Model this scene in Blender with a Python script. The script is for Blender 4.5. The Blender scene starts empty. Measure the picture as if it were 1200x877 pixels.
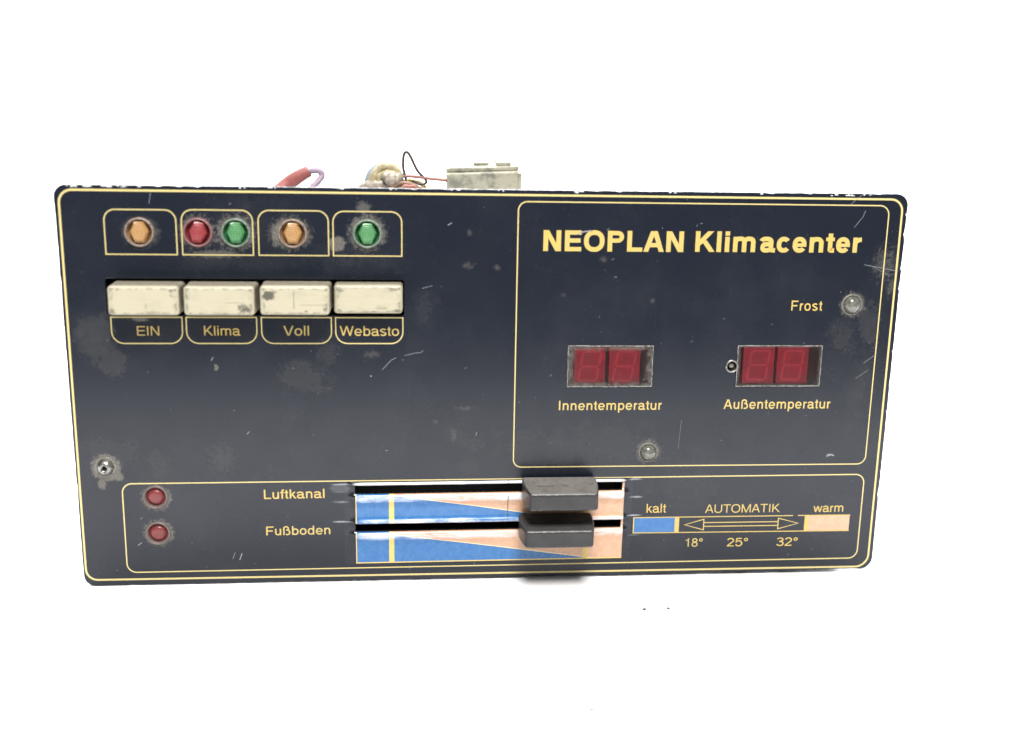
import bpy, bmesh, math, random
from mathutils import Vector, Matrix
C = bpy.context.scene.collection
SC = bpy.context.scene
random.seed(7)
MM = 0.001

# ------------------------------------------------------------------ camera, world, lights, exposure
cam = bpy.data.cameras.new('camera'); camo = bpy.data.objects.new('camera', cam); C.objects.link(camo)
cam.sensor_width = 36; cam.lens = 40.09; cam.clip_start = 0.01; cam.clip_end = 50
cam.dof.use_dof = True; cam.dof.focus_distance = 0.345; cam.dof.aperture_fstop = 6.3
R_ = Matrix(((0.996024, 0.002127, -0.089058), (-0.087055, 0.235356, -0.968002), (0.018901, 0.971907, 0.234606))).to_4x4()
R_.translation = Vector((-0.02395, -0.32534, 0.14328))
camo.matrix_world = R_
SC.camera = camo
w = bpy.data.worlds.new('World'); SC.world = w; w.use_nodes = True
bg = w.node_tree.nodes['Background']; bg.inputs[0].default_value = (0.86, 0.93, 1.0, 1); bg.inputs[1].default_value = 0.25
def area(name, loc, target, size, power, col=(1, 1, 1)):
    l = bpy.data.lights.new(name, 'AREA'); l.shape = 'RECTANGLE'; l.size, l.size_y = size; l.energy = power; l.color = col
    o = bpy.data.objects.new(name, l); C.objects.link(o); o.location = loc
    o.rotation_euler = (Vector(target) - Vector(loc)).to_track_quat('-Z', 'Y').to_euler()
    return o
area('softbox_key', (0.01, -0.44, 0.70), (0, -0.02, 0.0), (0.26, 0.26), 12.6, (1, 0.985, 0.96))
area('added_backdrop_fill', (0.0, 0.45, 1.1), (0, 0.75, 0.15), (1.4, 0.6), 40.0)  # unseen lamp, added to keep the backdrop white
SC.view_settings.view_transform = 'Standard'; SC.view_settings.look = 'None'
SC.view_settings.exposure = 0.0; SC.view_settings.gamma = 1.0; SC.view_settings.use_curve_mapping = False
SC.render.engine = 'CYCLES'; SC.cycles.use_denoising = True
SC.cycles.max_bounces = 10; SC.cycles.transparent_max_bounces = 16

# ------------------------------------------------------------------ node helpers
class NT:
    def __init__(s, name):
        s.m = bpy.data.materials.new(name); s.m.use_nodes = True
        s.t = s.m.node_tree; s.p = s.t.nodes['Principled BSDF']; s.out = s.t.nodes['Material Output']
        s._pos = None
    def n(s, typ, **kw):
        x = s.t.nodes.new(typ)
        for k, v in kw.items(): setattr(x, k, v)
        return x
    def set(s, sock, v):
        if isinstance(v, bpy.types.NodeSocket): s.t.links.new(v, sock)
        else:
            if sock.type == 'RGBA' and len(v) == 3: v = (*v, 1)
            sock.default_value = v
    def P(s, **kw):
        for k, v in kw.items(): s.set(s.p.inputs[k.replace('_', ' ')], v)
        return s
    def pos(s):                               # object coordinates in millimetres
        if s._pos is None:
            tc = s.n('ShaderNodeTexCoord'); m = s.n('ShaderNodeVectorMath', operation='SCALE')
            s.t.links.new(tc.outputs['Object'], m.inputs[0]); m.inputs['Scale'].default_value = 1000
            s._pos = m.outputs[0]
        return s._pos
    def vm(s, op, a, b=None):
        x = s.n('ShaderNodeVectorMath', operation=op); s.set(x.inputs[0], a)
        if b is not None: s.set(x.inputs[1], b)
        return x.outputs['Value'] if op in ('LENGTH', 'DISTANCE', 'DOT_PRODUCT') else x.outputs[0]
    def ma(s, op, a, b=None, c=None):
        x = s.n('ShaderNodeMath', operation=op); s.set(x.inputs[0], a)
        if b is not None: s.set(x.inputs[1], b)
        if c is not None: s.set(x.inputs[2], c)
        return x.outputs[0]
    def noise(s, scale, detail=3, rough=0.6, dist=0.0, stretch=None, off=None):
        x = s.n('ShaderNodeTexNoise'); v = s.pos()
        if stretch: v = s.vm('MULTIPLY', v, stretch)
        if off: v = s.vm('ADD', v, off)
        s.t.links.new(v, x.inputs['Vector'])
        x.inputs['Scale'].default_value = scale; x.inputs['Detail'].default_value = detail
        x.inputs['Roughness'].default_value = rough; x.inputs['Distortion'].default_value = dist
        return x.outputs['Fac']
    def mr(s, v, a, b, c=0.0, d=1.0, smooth=True):
        x = s.n('ShaderNodeMapRange'); x.interpolation_type = 'SMOOTHSTEP' if smooth else 'LINEAR'
        s.set(x.inputs[0], v)
        for i, q in zip((1, 2, 3, 4), (a, b, c, d)): s.set(x.inputs[i], q)
        return x.outputs[0]
    def mix(s, f, a, b):
        x = s.n('ShaderNodeMix', data_type='RGBA'); s.set(x.inputs[0], f); s.set(x.inputs[6], a); s.set(x.inputs[7], b)
        return x.outputs[2]
    def sep(s):
        x = s.n('ShaderNodeSeparateXYZ'); s.t.links.new(s.pos(), x.inputs[0]); return x.outputs
    def bump(s, h, strength=0.3, dist=0.0002):
        b = s.n('ShaderNodeBump'); b.inputs['Strength'].default_value = strength; b.inputs['Distance'].default_value = dist
        s.set(b.inputs['Height'], h); s.t.links.new(b.outputs[0], s.p.inputs['Normal'])
    def blobs(s, lst, wob):
        """stains with outlines of their own: (x, z, rx, rz, strength, softness, wobble)"""
        acc = None
        for (cx, cz, rx, rz, st, soft, amp) in lst:
            d = s.vm('LENGTH', s.vm('MULTIPLY', s.vm('SUBTRACT', s.pos(), (cx, 0, cz)), (1 / rx, 0, 1 / rz)))
            d = s.ma('MULTIPLY_ADD', wob, amp, d)
            mval = s.mr(d, 1 - soft, 1.0, st, 0.0)
            acc = mval if acc is None else s.ma('MAXIMUM', acc, mval)
        return acc

def simple(name, col, rough=0.5, metal=0.0, **kw):
    t = NT(name); t.P(Base_Color=col, Roughness=rough, Metallic=metal)
    for k, v in kw.items(): t.set(t.p.inputs[k.replace('_', ' ')], v)
    return t

# ------------------------------------------------------------------ mesh helpers (millimetres in, metres out)
def link(name, me, mat, parent=None, label=None, smooth=False):
    if smooth:
        for p in me.polygons: p.use_smooth = True
    if mat:
        me.materials.clear(); me.materials.append(mat)
    o = bpy.data.objects.new(name, me); C.objects.link(o)
    if parent: o.parent = parent
    if label: o['label'] = label
    return o
def from_bm(name, bm, mat, parent=None, label=None, smooth=False, origin=(0, 0, 0)):
    bmesh.ops.translate(bm, verts=bm.verts, vec=-Vector(origin))
    bmesh.ops.scale(bm, verts=bm.verts, vec=(MM,) * 3)
    me = bpy.data.meshes.new(name); bm.to_mesh(me); bm.free()
    o = link(name, me, mat, parent, label, smooth)
    o.location = Vector(origin) * MM
    return o
def place(name, me, mat, parent, origin, label=None):
    o = bpy.data.objects.new(name, me); C.objects.link(o); o.parent = parent; o.location = Vector(origin) * MM
    if label: o['label'] = label
    return o
def box(bm, x0, x1, y0, y1, z0, z1, bev=0, seg=2, taper=None):
    vs = []
    for y, t in ((y0, taper or (0, 0, 0, 0)), (y1, (0, 0, 0, 0))):
        vs += [bm.verts.new((x0 + t[0], y, z0 + t[2])), bm.verts.new((x1 - t[1], y, z0 + t[2])),
               bm.verts.new((x1 - t[1], y, z1 - t[3])), bm.verts.new((x0 + t[0], y, z1 - t[3]))]
    f = [bm.faces.new([vs[i] for i in q]) for q in ((0, 1, 2, 3), (7, 6, 5, 4), (4, 5, 1, 0), (5, 6, 2, 1), (6, 7, 3, 2), (7, 4, 0, 3))]
    if bev:
        es = list({e for g in f for e in g.edges})
        bmesh.ops.bevel(bm, geom=es, offset=bev, segments=seg, profile=0.5, affect='EDGES')
def lathe(bm, prof, n=40, cx=0, cz=0, close_first=True, close_last=False, hexa=False):
    """rings around the y axis; prof = [(radius, y)]"""
    rings = []
    for r, y in prof:
        rings.append([bm.verts.new((cx + r * math.cos(2 * math.pi * k / n), y, cz + r * math.sin(2 * math.pi * k / n))) for k in range(n)])
    for a, b in zip(rings, rings[1:]):
        for k in range(n):
            bm.faces.new((a[k], a[(k + 1) % n], b[(k + 1) % n], b[k]))
    if close_first: bm.faces.new(rings[0][::-1])
    if close_last: bm.faces.new(rings[-1])
    bmesh.ops.recalc_face_normals(bm, faces=bm.faces)
def ribbon(bm, pts, wd, y, closed=False, hends=False):
    """flat stroke of width wd along pts in the x-z plane"""
    P = [Vector(pts[0])]
    for p in pts[1:]:
        if (Vector(p) - P[-1]).length > wd * .04: P.append(Vector(p))
    if closed and (P[0] - P[-1]).length < wd * .04: P.pop()
    n = len(P); L = []; Rr = []
    if hends and n == 2:                       # diagonal stroke cut level at both ends
        d = (P[1] - P[0]).normalized(); hx = wd / 2 / max(abs(d.y), .3)
        L = [bm.verts.new((p.x - hx, y, p.y)) for p in P]; Rr = [bm.verts.new((p.x + hx, y, p.y)) for p in P]
    else:
        for i in range(n):
            a = P[i - 1] if (i > 0 or closed) else None
            b = P[(i + 1) % n] if (i < n - 1 or closed) else None
            d1 = (P[i] - a).normalized() if a is not None else (b - P[i]).normalized()
            d2 = (b - P[i]).normalized() if b is not None else d1
            t = (d1 + d2)
            t = t.normalized() if t.length > 1e-6 else d1
            nn = Vector((-t.y, t.x)); c = max(0.5, nn.dot(Vector((-d1.y, d1.x))))
            o = nn * (wd / 2 / c)
            L.append(bm.verts.new((P[i].x + o.x, y, P[i].y + o.y))); Rr.append(bm.verts.new((P[i].x - o.x, y, P[i].y - o.y)))
    m = n if closed else n - 1
    for i in range(m):
        j = (i + 1) % n
        f = bm.faces.new((Rr[i], Rr[j], L[j], L[i])); f.normal_update()
        if f.normal.y > 0: f.normal_flip()
def arc(cx, cy, rx, ry, a0, a1, n=None, e=2.0):
    n = n or max(4, int(abs(a1 - a0) / 9)); out = []
    for i in range(n + 1):
        a = math.radians(a0 + (a1 - a0) * i / n); c, s = math.cos(a), math.sin(a)
        out.append((cx + rx * math.copysign(abs(c) ** (2 / e), c), cy + ry * math.copysign(abs(s) ** (2 / e), s)))
    return out
def rrect(x0, x1, z0, z1, r, n=8):
    """r = radii (bl, br, tr, tl)"""
    if not isinstance(r, tuple): r = (r,) * 4
    out = []
    for (cx, cz, rr, a) in ((x0 + r[0], z0 + r[0], r[0], 180), (x1 - r[1], z0 + r[1], r[1], 270), (x1 - r[2], z1 - r[2], r[2], 0), (x0 + r[3], z1 - r[3], r[3], 90)):
        out += [(cx, cz)] if rr < 0.01 else arc(cx, cz, rr, rr, a, a + 90, n)
    return out
def tube(bm, pts, r, n=10, sub=6):
    """smooth tube through 3-D points (Catmull-Rom)"""
    P = [Vector(p) for p in pts]; Q = []
    ext = [P[0] * 2 - P[1]] + P + [P[-1] * 2 - P[-2]]
    for i in range(1, len(ext) - 2):
        for k in range(sub):
            t = k / sub; a, b, c, d = ext[i - 1:i + 3]
            Q.append(0.5 * ((2 * b) + (c - a) * t + (2 * a - 5 * b + 4 * c - d) * t * t + (3 * b - a - 3 * c + d) * t ** 3))
    Q.append(P[-1]); rings = []; up = Vector((0.3, 1, 0.2))
    for i, q in enumerate(Q):
        d = (Q[min(i + 1, len(Q) - 1)] - Q[max(i - 1, 0)]).normalized()
        s = d.cross(up).normalized(); u = s.cross(d).normalized(); up = u
        rr = r(i / (len(Q) - 1)) if callable(r) else r
        rings.append([bm.verts.new(q + s * (rr * math.cos(2 * math.pi * k / n)) + u * (rr * math.sin(2 * math.pi * k / n))) for k in range(n)])
    for a, b in zip(rings, rings[1:]):
        for k in range(n): bm.faces.new((a[k], a[(k + 1) % n], b[(k + 1) % n], b[k]))
    bm.faces.new(rings[0][::-1]); bm.faces.new(rings[-1])
    bmesh.ops.recalc_face_normals(bm, faces=bm.faces)
def plate_mesh(name, loops, y0, y1, bev=0.0):
    """flat plate with holes from closed loops in the x-z plane, between y0 and y1"""
    cu = bpy.data.curves.new(name, 'CURVE'); cu.dimensions = '2D'; cu.fill_mode = 'BOTH'
    for lp in loops:
        sp = cu.splines.new('POLY'); sp.points.add(len(lp) - 1); sp.use_cyclic_u = True
        for p, (x, z) in zip(sp.points, lp): p.co = (x, z, 0, 1)
    cu.extrude = (y1 - y0) / 2 - bev; cu.bevel_depth = bev; cu.bevel_resolution = 2; cu.offset = -bev
    o = bpy.data.objects.new(name, cu); C.objects.link(o)
    dg = bpy.context.evaluated_depsgraph_get(); me = bpy.data.meshes.new_from_object(o.evaluated_get(dg))
    bpy.data.objects.remove(o); bpy.data.curves.remove(cu)
    for v in me.vertices:
        x, z, d = v.co; v.co = (x * MM, ((y0 + y1) / 2 - d) * MM, z * MM)
    me.name = name; return me

# ------------------------------------------------------------------ the setting: white sweep
paper = NT('white_paper')
pn = paper.noise(0.006, 3); paper.P(Base_Color=paper.mix(paper.mr(pn, .3, .7), (0.86, 0.86, 0.865), (0.9, 0.9, 0.9)), Roughness=0.55)
paper.p.inputs['Specular IOR Level'].default_value = 0.3
paper.bump(paper.noise(0.8, 4), 0.08)
bm = bmesh.new(); prof = [(-235, -0.5), (-120, -0.5), (0, -0.5), (300, -0.5), (600, -0.5)]
prof += [(600 + 250 * math.sin(math.radians(a)), 249.5 - 250 * math.cos(math.radians(a))) for a in range(6, 91, 6)] + [(850, 900)]
rows = [[bm.verts.new((x, y, z)) for x in (-1100, -500, 0, 500, 1100)] for y, z in prof]
for a, b in zip(rows, rows[1:]):
    for k in range(4): bm.faces.new((a[k], a[k + 1], b[k + 1], b[k]))
sweep = from_bm('backdrop', bm, paper.m, smooth=True); sweep['kind'] = 'structure'
sweep['label'] = 'seamless bright white paper surface and background'

# ------------------------------------------------------------------ materials
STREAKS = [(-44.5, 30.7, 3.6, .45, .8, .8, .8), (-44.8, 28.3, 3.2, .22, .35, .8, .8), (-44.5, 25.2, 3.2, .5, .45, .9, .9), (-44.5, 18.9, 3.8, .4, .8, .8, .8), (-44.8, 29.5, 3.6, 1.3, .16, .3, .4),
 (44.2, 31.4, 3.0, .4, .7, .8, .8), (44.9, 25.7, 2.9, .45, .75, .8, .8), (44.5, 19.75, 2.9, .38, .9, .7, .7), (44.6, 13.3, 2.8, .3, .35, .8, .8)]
# black printed faceplate
fp = NT('black_faceplate')
wob = fp.noise(0.16, 6, 0.72); wob2 = fp.noise(0.8, 6, 0.8)
wobc = fp.ma('SUBTRACT', wob, 0.5); wobc2 = fp.ma('SUBTRACT', wob2, 0.5)
film = [  # dull dried film with sharp outlines
 (-113, 75, 7.5, 9, .55, .35, 1.3), (-108, 68, 5.5, 5, .5, .35, 1.5), (-111, 41, 8, 6, .5, .3, 1.2), (-97.5, 38, 2.8, 6, .35, .3, 1.3),
 (-55, 64, 9, 7, .42, .4, 1.9), (-48, 71, 4, 6, .38, .4, 1.9), (16, 41, 14, 7, .5, .5, 1.6), (35, 43, 17, 9, .42, .6, 1.9), (113, 80, 5, 9, .5, .4, 1.6),
 (106, 76, 7, 8, .42, .5, 1.8), (60, 30, 12, 11, .36, .6, 1.6), (-6, 44, 8, 5, .32, .6, 2.2), (-68, 108, 20, 12, .25, .7, 2.0), (-76, 97, 30, 5, .32, .8, 1.6),
 (-40, 98, 22, 6, .36, .8, 1.6), (-20, 85, 6, 9, .36, .8, 1.4), (113, 62, 5, 12, .3, .7, 1.8), (-65, 31, 8, 6, .18, .7, 1.6), (-6, 36, 4, 5, .28, .6, 1.2), (-70, 113, 5, 4, .3, .6, 1.8)]
crust = [  # dust rings round the lamps and screw, scuffs
 (-98.5, 105.2, 6.0, 5.2, .6, .55, .7), (-83, 105.4, 5.8, 5.6, .85, .5, 1.3), (-72.6, 105.3, 6.4, 5.8, .9, .5, 1.5), (-78, 99.3, 9, 1.6, .5, .6, 2.2), (-57.5, 105.2, 6.6, 5.4, .9, .42, 1.0),
 (-36, 105.6, 6.2, 5.8, .95, .42, 1.0), (-44.5, 102.5, 2.8, 2.4, .75, .3, 1.1), (-37, 112.6, 2.6, 2.2, .5, .6, 2.0), (-98.4, 27.2, 4.9, 4.6, .85, .35, .9), (-98.2, 16.2, 5.0, 4.6, .9, .35, .9),
 (-112.2, 36.6, 4.7, 4.6, 1.0, .28, .8), (-113.6, 31.8, 1.4, 2.2, .75, .4, 1.0), (-108.6, 33.6, 1.6, 1.4, .8, .4, .9), (107.6, 85.4, 4.4, 4.4, .75, .45, 1.0), (47.9, 40.2, 4.2, 4.4, .8, .45, .9),
 (116.5, 98, 5, 6.5, .3, .9, 2.6), (119, 91, 2.2, 4.0, .3, .9, 2.0), (-7.4, 96.6, 2.4, 1.3, 0.28, 0.95, 2.4), (1, 96, 1.5, 1.1, 0.3, 0.9, 1.6), (-79.5, 66.5, .8, 1.1, .7, .6, 2.6), (-16.5, 50, 1.1, 1, 0.2, 0.9, 1.6),
 (-8, 54, 3.4, .9, .22, .9, 2.4), (-11, 46, 1.3, 3.0, .2, .9, 2.0), (-7, 106, 1.1, 1.4, 0.275, 0.9, 1.6), (32, 98.6, 1.6, 1.3, 0.275, 0.9, 1.6), (-35, 70.4, 3.2, 1.5, .25, .9, 2.4), (-100, 80.6, 3.2, .8, .8, .5, 2.0),
 (47, 86.5, 1.1, 1.1, 0.25, 0.9, 1.6), (20.6, 88, 1.2, 1, 0.2, 0.9, 1.6), (-79, 39, 5, 6.5, .12, .95, 2.4)]
f1 = fp.ma('MULTIPLY', fp.ma('MULTIPLY', fp.blobs([(a, b, c_, d, e_, min(.95, f_ * 1.5), g_) for a, b, c_, d, e_, f_, g_ in film], fp.ma('MULTIPLY', wobc, 1.8)), .68), fp.mr(fp.noise(.5, 5, .75), .3, .7, .55, 1)); f2 = fp.blobs(crust, fp.ma('MULTIPLY', wobc2, 1.6))
haze_ = fp.mr(fp.noise(0.03, 5, 0.6), .48, .8, 0, .12)
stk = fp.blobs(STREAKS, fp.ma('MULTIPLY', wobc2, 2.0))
spk = fp.ma('MULTIPLY', fp.mr(fp.noise(2.4, 2, .6, off=(31, 5, 9)), .715, .76), fp.mr(fp.noise(.06, 3, .6, off=(3, 1, 70)), .42, .62, .12, .85))
f2b = fp.ma('MULTIPLY', f2, fp.mr(fp.noise(2.6, 5, 0.8), .36, .58, .15, 1.0))
scrn = fp.mr(fp.noise(0.35, 4, .7, dist=.4, stretch=(1, 1, .04), off=(8, 0, 3)), .66, .74, 0, .16)
c = fp.mix(f1, (0.0070, 0.0095, 0.0165), (0.046, 0.045, 0.043))
c = fp.mix(haze_, c, (0.06, 0.062, 0.07)); c = fp.mix(scrn, c, (0.05, 0.052, 0.06))
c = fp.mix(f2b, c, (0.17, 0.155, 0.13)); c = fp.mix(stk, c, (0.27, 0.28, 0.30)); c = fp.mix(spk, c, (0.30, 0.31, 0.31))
dirtm = fp.ma('MAXIMUM', fp.ma('MAXIMUM', f1, f2b), spk)
fp.P(Base_Color=c, Roughness=fp.ma('ADD', fp.mr(fp.noise(.08, 4), .3, .8, .22, .29), fp.mr(dirtm, 0, 1, 0, .45)))
fp.p.inputs['Specular IOR Level'].default_value = .43
fp.bump(fp.ma('ADD', fp.noise(3.5, 3, .7), f2b), 0.10, 0.00005)
FACE = fp.m

rimm = NT('chipped_edge')
rimm.P(Base_Color=rimm.mix(rimm.mr(rimm.noise(.55, 4, .75), .48, .54), (0.02, 0.021, 0.026), (0.62, 0.62, 0.65)), Roughness=.5)

ink = NT('yellow_ink')
iw = ink.mr(ink.noise(1.6, 4, .7), .24, .38, .35, 0.0)
ink.P(Base_Color=ink.mix(iw, ink.mix(ink.mr(ink.noise(.05, 3), .35, .65), (0.52, 0.36, 0.088), (0.47, 0.35, 0.115)), (0.25, 0.22, 0.15)), Roughness=.35)
INK = ink.m
li = NT('pale_yellow_line'); lw = li.mr(li.noise(1.6, 4, .7), .26, .40, .55, 0.0)
li.P(Base_Color=li.mix(lw, (0.56, 0.455, 0.19), (0.16, 0.14, 0.10)), Roughness=.35)
LINE = li.m

def button_mat(name, spots, lines):
    t = NT(name)
    wb = t.ma('SUBTRACT', t.noise(.9, 5, .7), .5)
    g = t.mr(t.noise(.16, 4, .6, stretch=(1, 1, 2), off=(random.uniform(0, 50), 0, 9)), .44, .74, 0, .42)
    s = t.blobs(spots, wb)
    X = t.sep()
    # grime gathered just inside the raised rim of the cap
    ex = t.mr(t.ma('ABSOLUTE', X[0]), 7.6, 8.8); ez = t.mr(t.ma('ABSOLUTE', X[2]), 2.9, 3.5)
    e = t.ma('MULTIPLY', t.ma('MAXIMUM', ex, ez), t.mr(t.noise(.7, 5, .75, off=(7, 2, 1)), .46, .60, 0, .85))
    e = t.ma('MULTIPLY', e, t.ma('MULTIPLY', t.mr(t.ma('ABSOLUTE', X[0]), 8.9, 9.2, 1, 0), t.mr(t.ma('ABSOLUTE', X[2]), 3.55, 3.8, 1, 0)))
    side_shade = t.mr(X[1], -2.2, .6, 0, .8)      # shading of the flanks painted in, darker towards the shaft
    side_shade = t.ma('MULTIPLY', side_shade, t.mr(t.noise(.5, 4, .7), .3, .6, .5, 1))
    sc = t.ma('MULTIPLY', t.mr(t.noise(.8, 3, .6, stretch=(.12, 1, 3), off=(random.uniform(0, 50), 3, 0)), .58, .64, 0, .4), 1.0)
    cc = t.mix(g, (0.400, 0.362, 0.262), (0.265, 0.240, 0.170))
    cc = t.mix(sc, cc, (0.33, 0.30, 0.22)); cc = t.mix(e, cc, (0.13, 0.12, 0.085)); cc = t.mix(side_shade, cc, (0.17, 0.15, 0.12)); cc = t.mix(s, cc, (0.085, 0.078, 0.06))
    for (x0, x1, z0, z1) in lines:
        mk = t.ma('MULTIPLY', t.ma('MULTIPLY', t.ma('GREATER_THAN', X[0], x0), t.ma('LESS_THAN', X[0], x1)), t.ma('MULTIPLY', t.ma('GREATER_THAN', X[2], z0), t.ma('LESS_THAN', X[2], z1)))
        cc = t.mix(t.ma('MULTIPLY', mk, .75), cc, (0.10, 0.09, 0.06))
    t.P(Base_Color=cc, Roughness=.42); t.bump(t.noise(2.0, 4, .7), .12, .00006)
    return t.m

def lamp_mat(name, col, dark):
    t = NT(name)
    d = t.vm('LENGTH', t.vm('MULTIPLY', t.pos(), (1, 0, 1)))
    rings = t.ma('SINE', t.ma('MULTIPLY', d, 9.0))
    t.P(Base_Color=t.mix(t.mr(rings, -1, 1), dark, col), Roughness=.3)
    t.p.inputs['Subsurface Weight'].default_value = .12; t.p.inputs['Subsurface Radius'].default_value = (.002, .002, .002)
    t.p.inputs['Coat Weight'].default_value = .5
    t.bump(rings, .4, .00012)
    return t.m
AMBER = lamp_mat('amber_lens', (0.42, 0.235, 0.09), (0.29, 0.16, 0.06))
RED = lamp_mat('red_lens', (0.27, 0.035, 0.037), (0.19, 0.025, 0.027))
GREEN = lamp_mat('green_lens', (0.08, 0.25, 0.095), (0.05, 0.165, 0.06))
def well_mat(name, col):
    t = simple(name, col, .3); return t.m
WELL = {'amber': well_mat('amber_well', (0.27, 0.16, 0.085)), 'red': well_mat('red_well', (0.20, 0.04, 0.045)), 'green': well_mat('green_well', (0.035, 0.14, 0.06))}
COLL = {}
for k_, cc_ in (('amber', (0.27, 0.20, 0.155)), ('red', (0.25, 0.10, 0.10)), ('green', (0.17, 0.24, 0.18)), ('clear', (0.17, 0.17, 0.14)), ('dull', (0.13, 0.095, 0.085))):
    t = NT(k_ + '_collar'); t.P(Base_Color=t.mix(t.mr(t.noise(1.6, 4, .7), .4, .65), cc_, (0.09, 0.08, 0.072)), Roughness=.45); COLL[k_] = t.m
dm = NT('smoky_dome'); dm.P(Base_Color=dm.mix(dm.mr(dm.noise(.9, 4, .7), .35, .65), (0.25, 0.25, 0.21), (0.13, 0.125, 0.105)), Roughness=.16, Transmission_Weight=.45, IOR=1.5)
dm.p.inputs['Coat Weight'].default_value = .6
SMOKY = dm.m
metal = NT('dull_steel'); metal.P(Base_Color=metal.mix(metal.mr(metal.noise(1.3, 4, .7), .45, .65), (0.34, 0.33, 0.31), (0.10, 0.09, 0.08)), Roughness=.36, Metallic=.9)
STEEL = metal.m
BLACK = simple('dark_interior', (0.006, 0.006, 0.007), .6).m
hs = NT('housing_sheet'); hs.P(Base_Color=(0.5, 0.5, 0.5), Roughness=.4, Metallic=.6); HOUSE = hs.m

kn = NT('black_knob_plastic')
geo = kn.n('ShaderNodeNewGeometry'); sn = kn.n('ShaderNodeSeparateXYZ'); kn.t.links.new(geo.outputs['Normal'], sn.inputs[0])
dust = kn.ma('MULTIPLY', kn.mr(sn.outputs[2], .55, .95), kn.mr(kn.noise(.28, 5, .7), .2, .65, .55, 1))     # settled dust
wear = kn.mr(kn.noise(1.2, 4, .75, off=(4, 4, 4)), .60, .70, 0, .35)
kc = kn.mix(wear, kn.mix(kn.mr(kn.noise(.2, 4, .6), .3, .7), (0.009, 0.009, 0.010), (0.018, 0.018, 0.020)), (0.085, 0.08, 0.075))
kscr = kn.mr(kn.noise(.9, 2, .5, dist=1.5, stretch=(.35, 1, 1), off=(1, 6, 2)), .705, .72, 0, .8)
kc = kn.mix(dust, kc, (0.145, 0.134, 0.12)); kc = kn.mix(kn.ma('MULTIPLY', kscr, dust), kc, (0.02, 0.02, 0.02))
kx_, ky_, kz_ = kn.sep()
cut = None
for (xa, xb, a0, b0) in ((-7.0, -2.3, -7.2, .09), (.2, 2.2, -5.9, -.75), (8.2, 10.0, -6.5, .5), (-8.5, -7.6, -4, -1.2)):
    dd = kn.ma('ABSOLUTE', kn.ma('SUBTRACT', ky_, kn.ma('MULTIPLY_ADD', kn.ma('SUBTRACT', kx_, xa), b0, a0)))
    mk = kn.ma('MULTIPLY', kn.ma('MULTIPLY', kn.ma('GREATER_THAN', kx_, xa), kn.ma('LESS_THAN', kx_, xb)), kn.mr(kn.ma('MULTIPLY_ADD', kn.ma('SUBTRACT', kn.noise(1.2, 4), .5), .5, dd), .12, .3, 1, 0))
    cut = mk if cut is None else kn.ma('MAXIMUM', cut, mk)
kc = kn.mix(kn.ma('MULTIPLY', cut, kn.mr(sn.outputs[2], .6, .9)), kc, (0.008, 0.008, 0.008))
rub = kn.ma('MULTIPLY', kn.mr(kn.ma('ABSOLUTE', sn.outputs[2]), .15, .5), kn.mr(kn.ma('ABSOLUTE', sn.outputs[1]), .3, .6))     # rubbed front edges
kc = kn.mix(kn.ma('MULTIPLY', rub, kn.mr(kn.noise(.9, 5, .75, off=(3, 8, 1)), .45, .6, .1, .8)), kc, (0.12, 0.115, 0.105))
kn.P(Base_Color=kc, Roughness=kn.mr(dust, 0, 1, .34, .8)); kn.bump(kn.noise(1.3, 5, .7), .35, .00015)
KNOB = kn.m
kn2 = kn.m.copy(); kn2.name = 'black_knob_plastic_clean_shaded'  # lower knob's top darkened: less dust, plus the upper knob's shade painted in
for n_ in kn2.node_tree.nodes:
    if n_.type == 'MIX' and abs(n_.inputs[7].default_value[0] - .145) < .01: n_.inputs[7].default_value = (0.035, 0.034, 0.033, 1)

# ------------------------------------------------------------------ the control unit
root = bpy.data.objects.new('control_panel', None); C.objects.link(root)
root['label'] = 'black bus climate control panel with yellow lettering, standing on the white surface'
root['category'] = 'control panel'

# sheared print: everything in the slider zone rises slightly to the right
SH = 0.0048
SLOTS = ((27.75, 30.65), (15.75, 18.5))
SX0, SX1 = -40.4, 40.4

def jitter_edge(a, b, step=0.9):
    """points from a to b with small chips knocked out"""
    a, b = Vector(a), Vector(b); n = max(2, int((b - a).length / step)); d = (b - a).normalized(); nn = Vector((-d.y, d.x))
    out = []; chip = 0
    for i in range(n):
        r = random.random()
        if r < .045: chip = random.uniform(.1, .4)
        j = random.uniform(0, .08) + chip; chip *= .45
        p = a + (b - a) * (i / n) + nn * (j if 0 < i else 0); out.append((p.x, p.y))
    return out
TLc, TRc, BRc, BLc = (-121.4, 118.2), (121.7, 118.3), (121.5, 0.9), (-120.6, -0.45)
outline = arc(-117.2, 3.0, 3.5, 3.5, 180, 270) + jitter_edge((-113.6, -0.45), (117.8, 0.85), 1.6)
outline += arc(117.6, 4.6, 3.9, 3.9, 270, 360) + jitter_edge((121.5, 8.6), (121.7, 114.4), 1.3)
outline += arc(118.2, 114.8, 3.5, 3.5, 0, 90) + jitter_edge((114.4, 118.3), (-117.6, 118.2), .8)
outline += arc(-117.9, 114.7, 3.5, 3.5, 90, 180) + jitter_edge((-121.3, 111), (-120.8, 6.6), 2.0)
LAMPS = [(-98.85, 105.3, 'amber'), (-82.9, 105.35, 'red'), (-72.5, 105.35, 'green'), (-56.75, 105.3, 'amber'), (-35.9, 105.4, 'green')]
LOW = [(-98.6, 27.4), (-98.45, 16.1)]
holes = [rrect(-109.0, -25.6, 81.7, 92.2, .7, 3), rrect(22.4, 47.95, 60.4, 73.05, .25, 2), rrect(73.5, 99.45, 60.4, 73.1, .25, 2),
         rrect(-41, 41, 15.2, 31.3, .5, 2), arc(72.0, 66.7, 1.9, 1.9, 0, 351, 39)]
for x, z, _ in LAMPS: holes.append(arc(x, z, 3.95, 3.95, 0, 352, 44))
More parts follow.
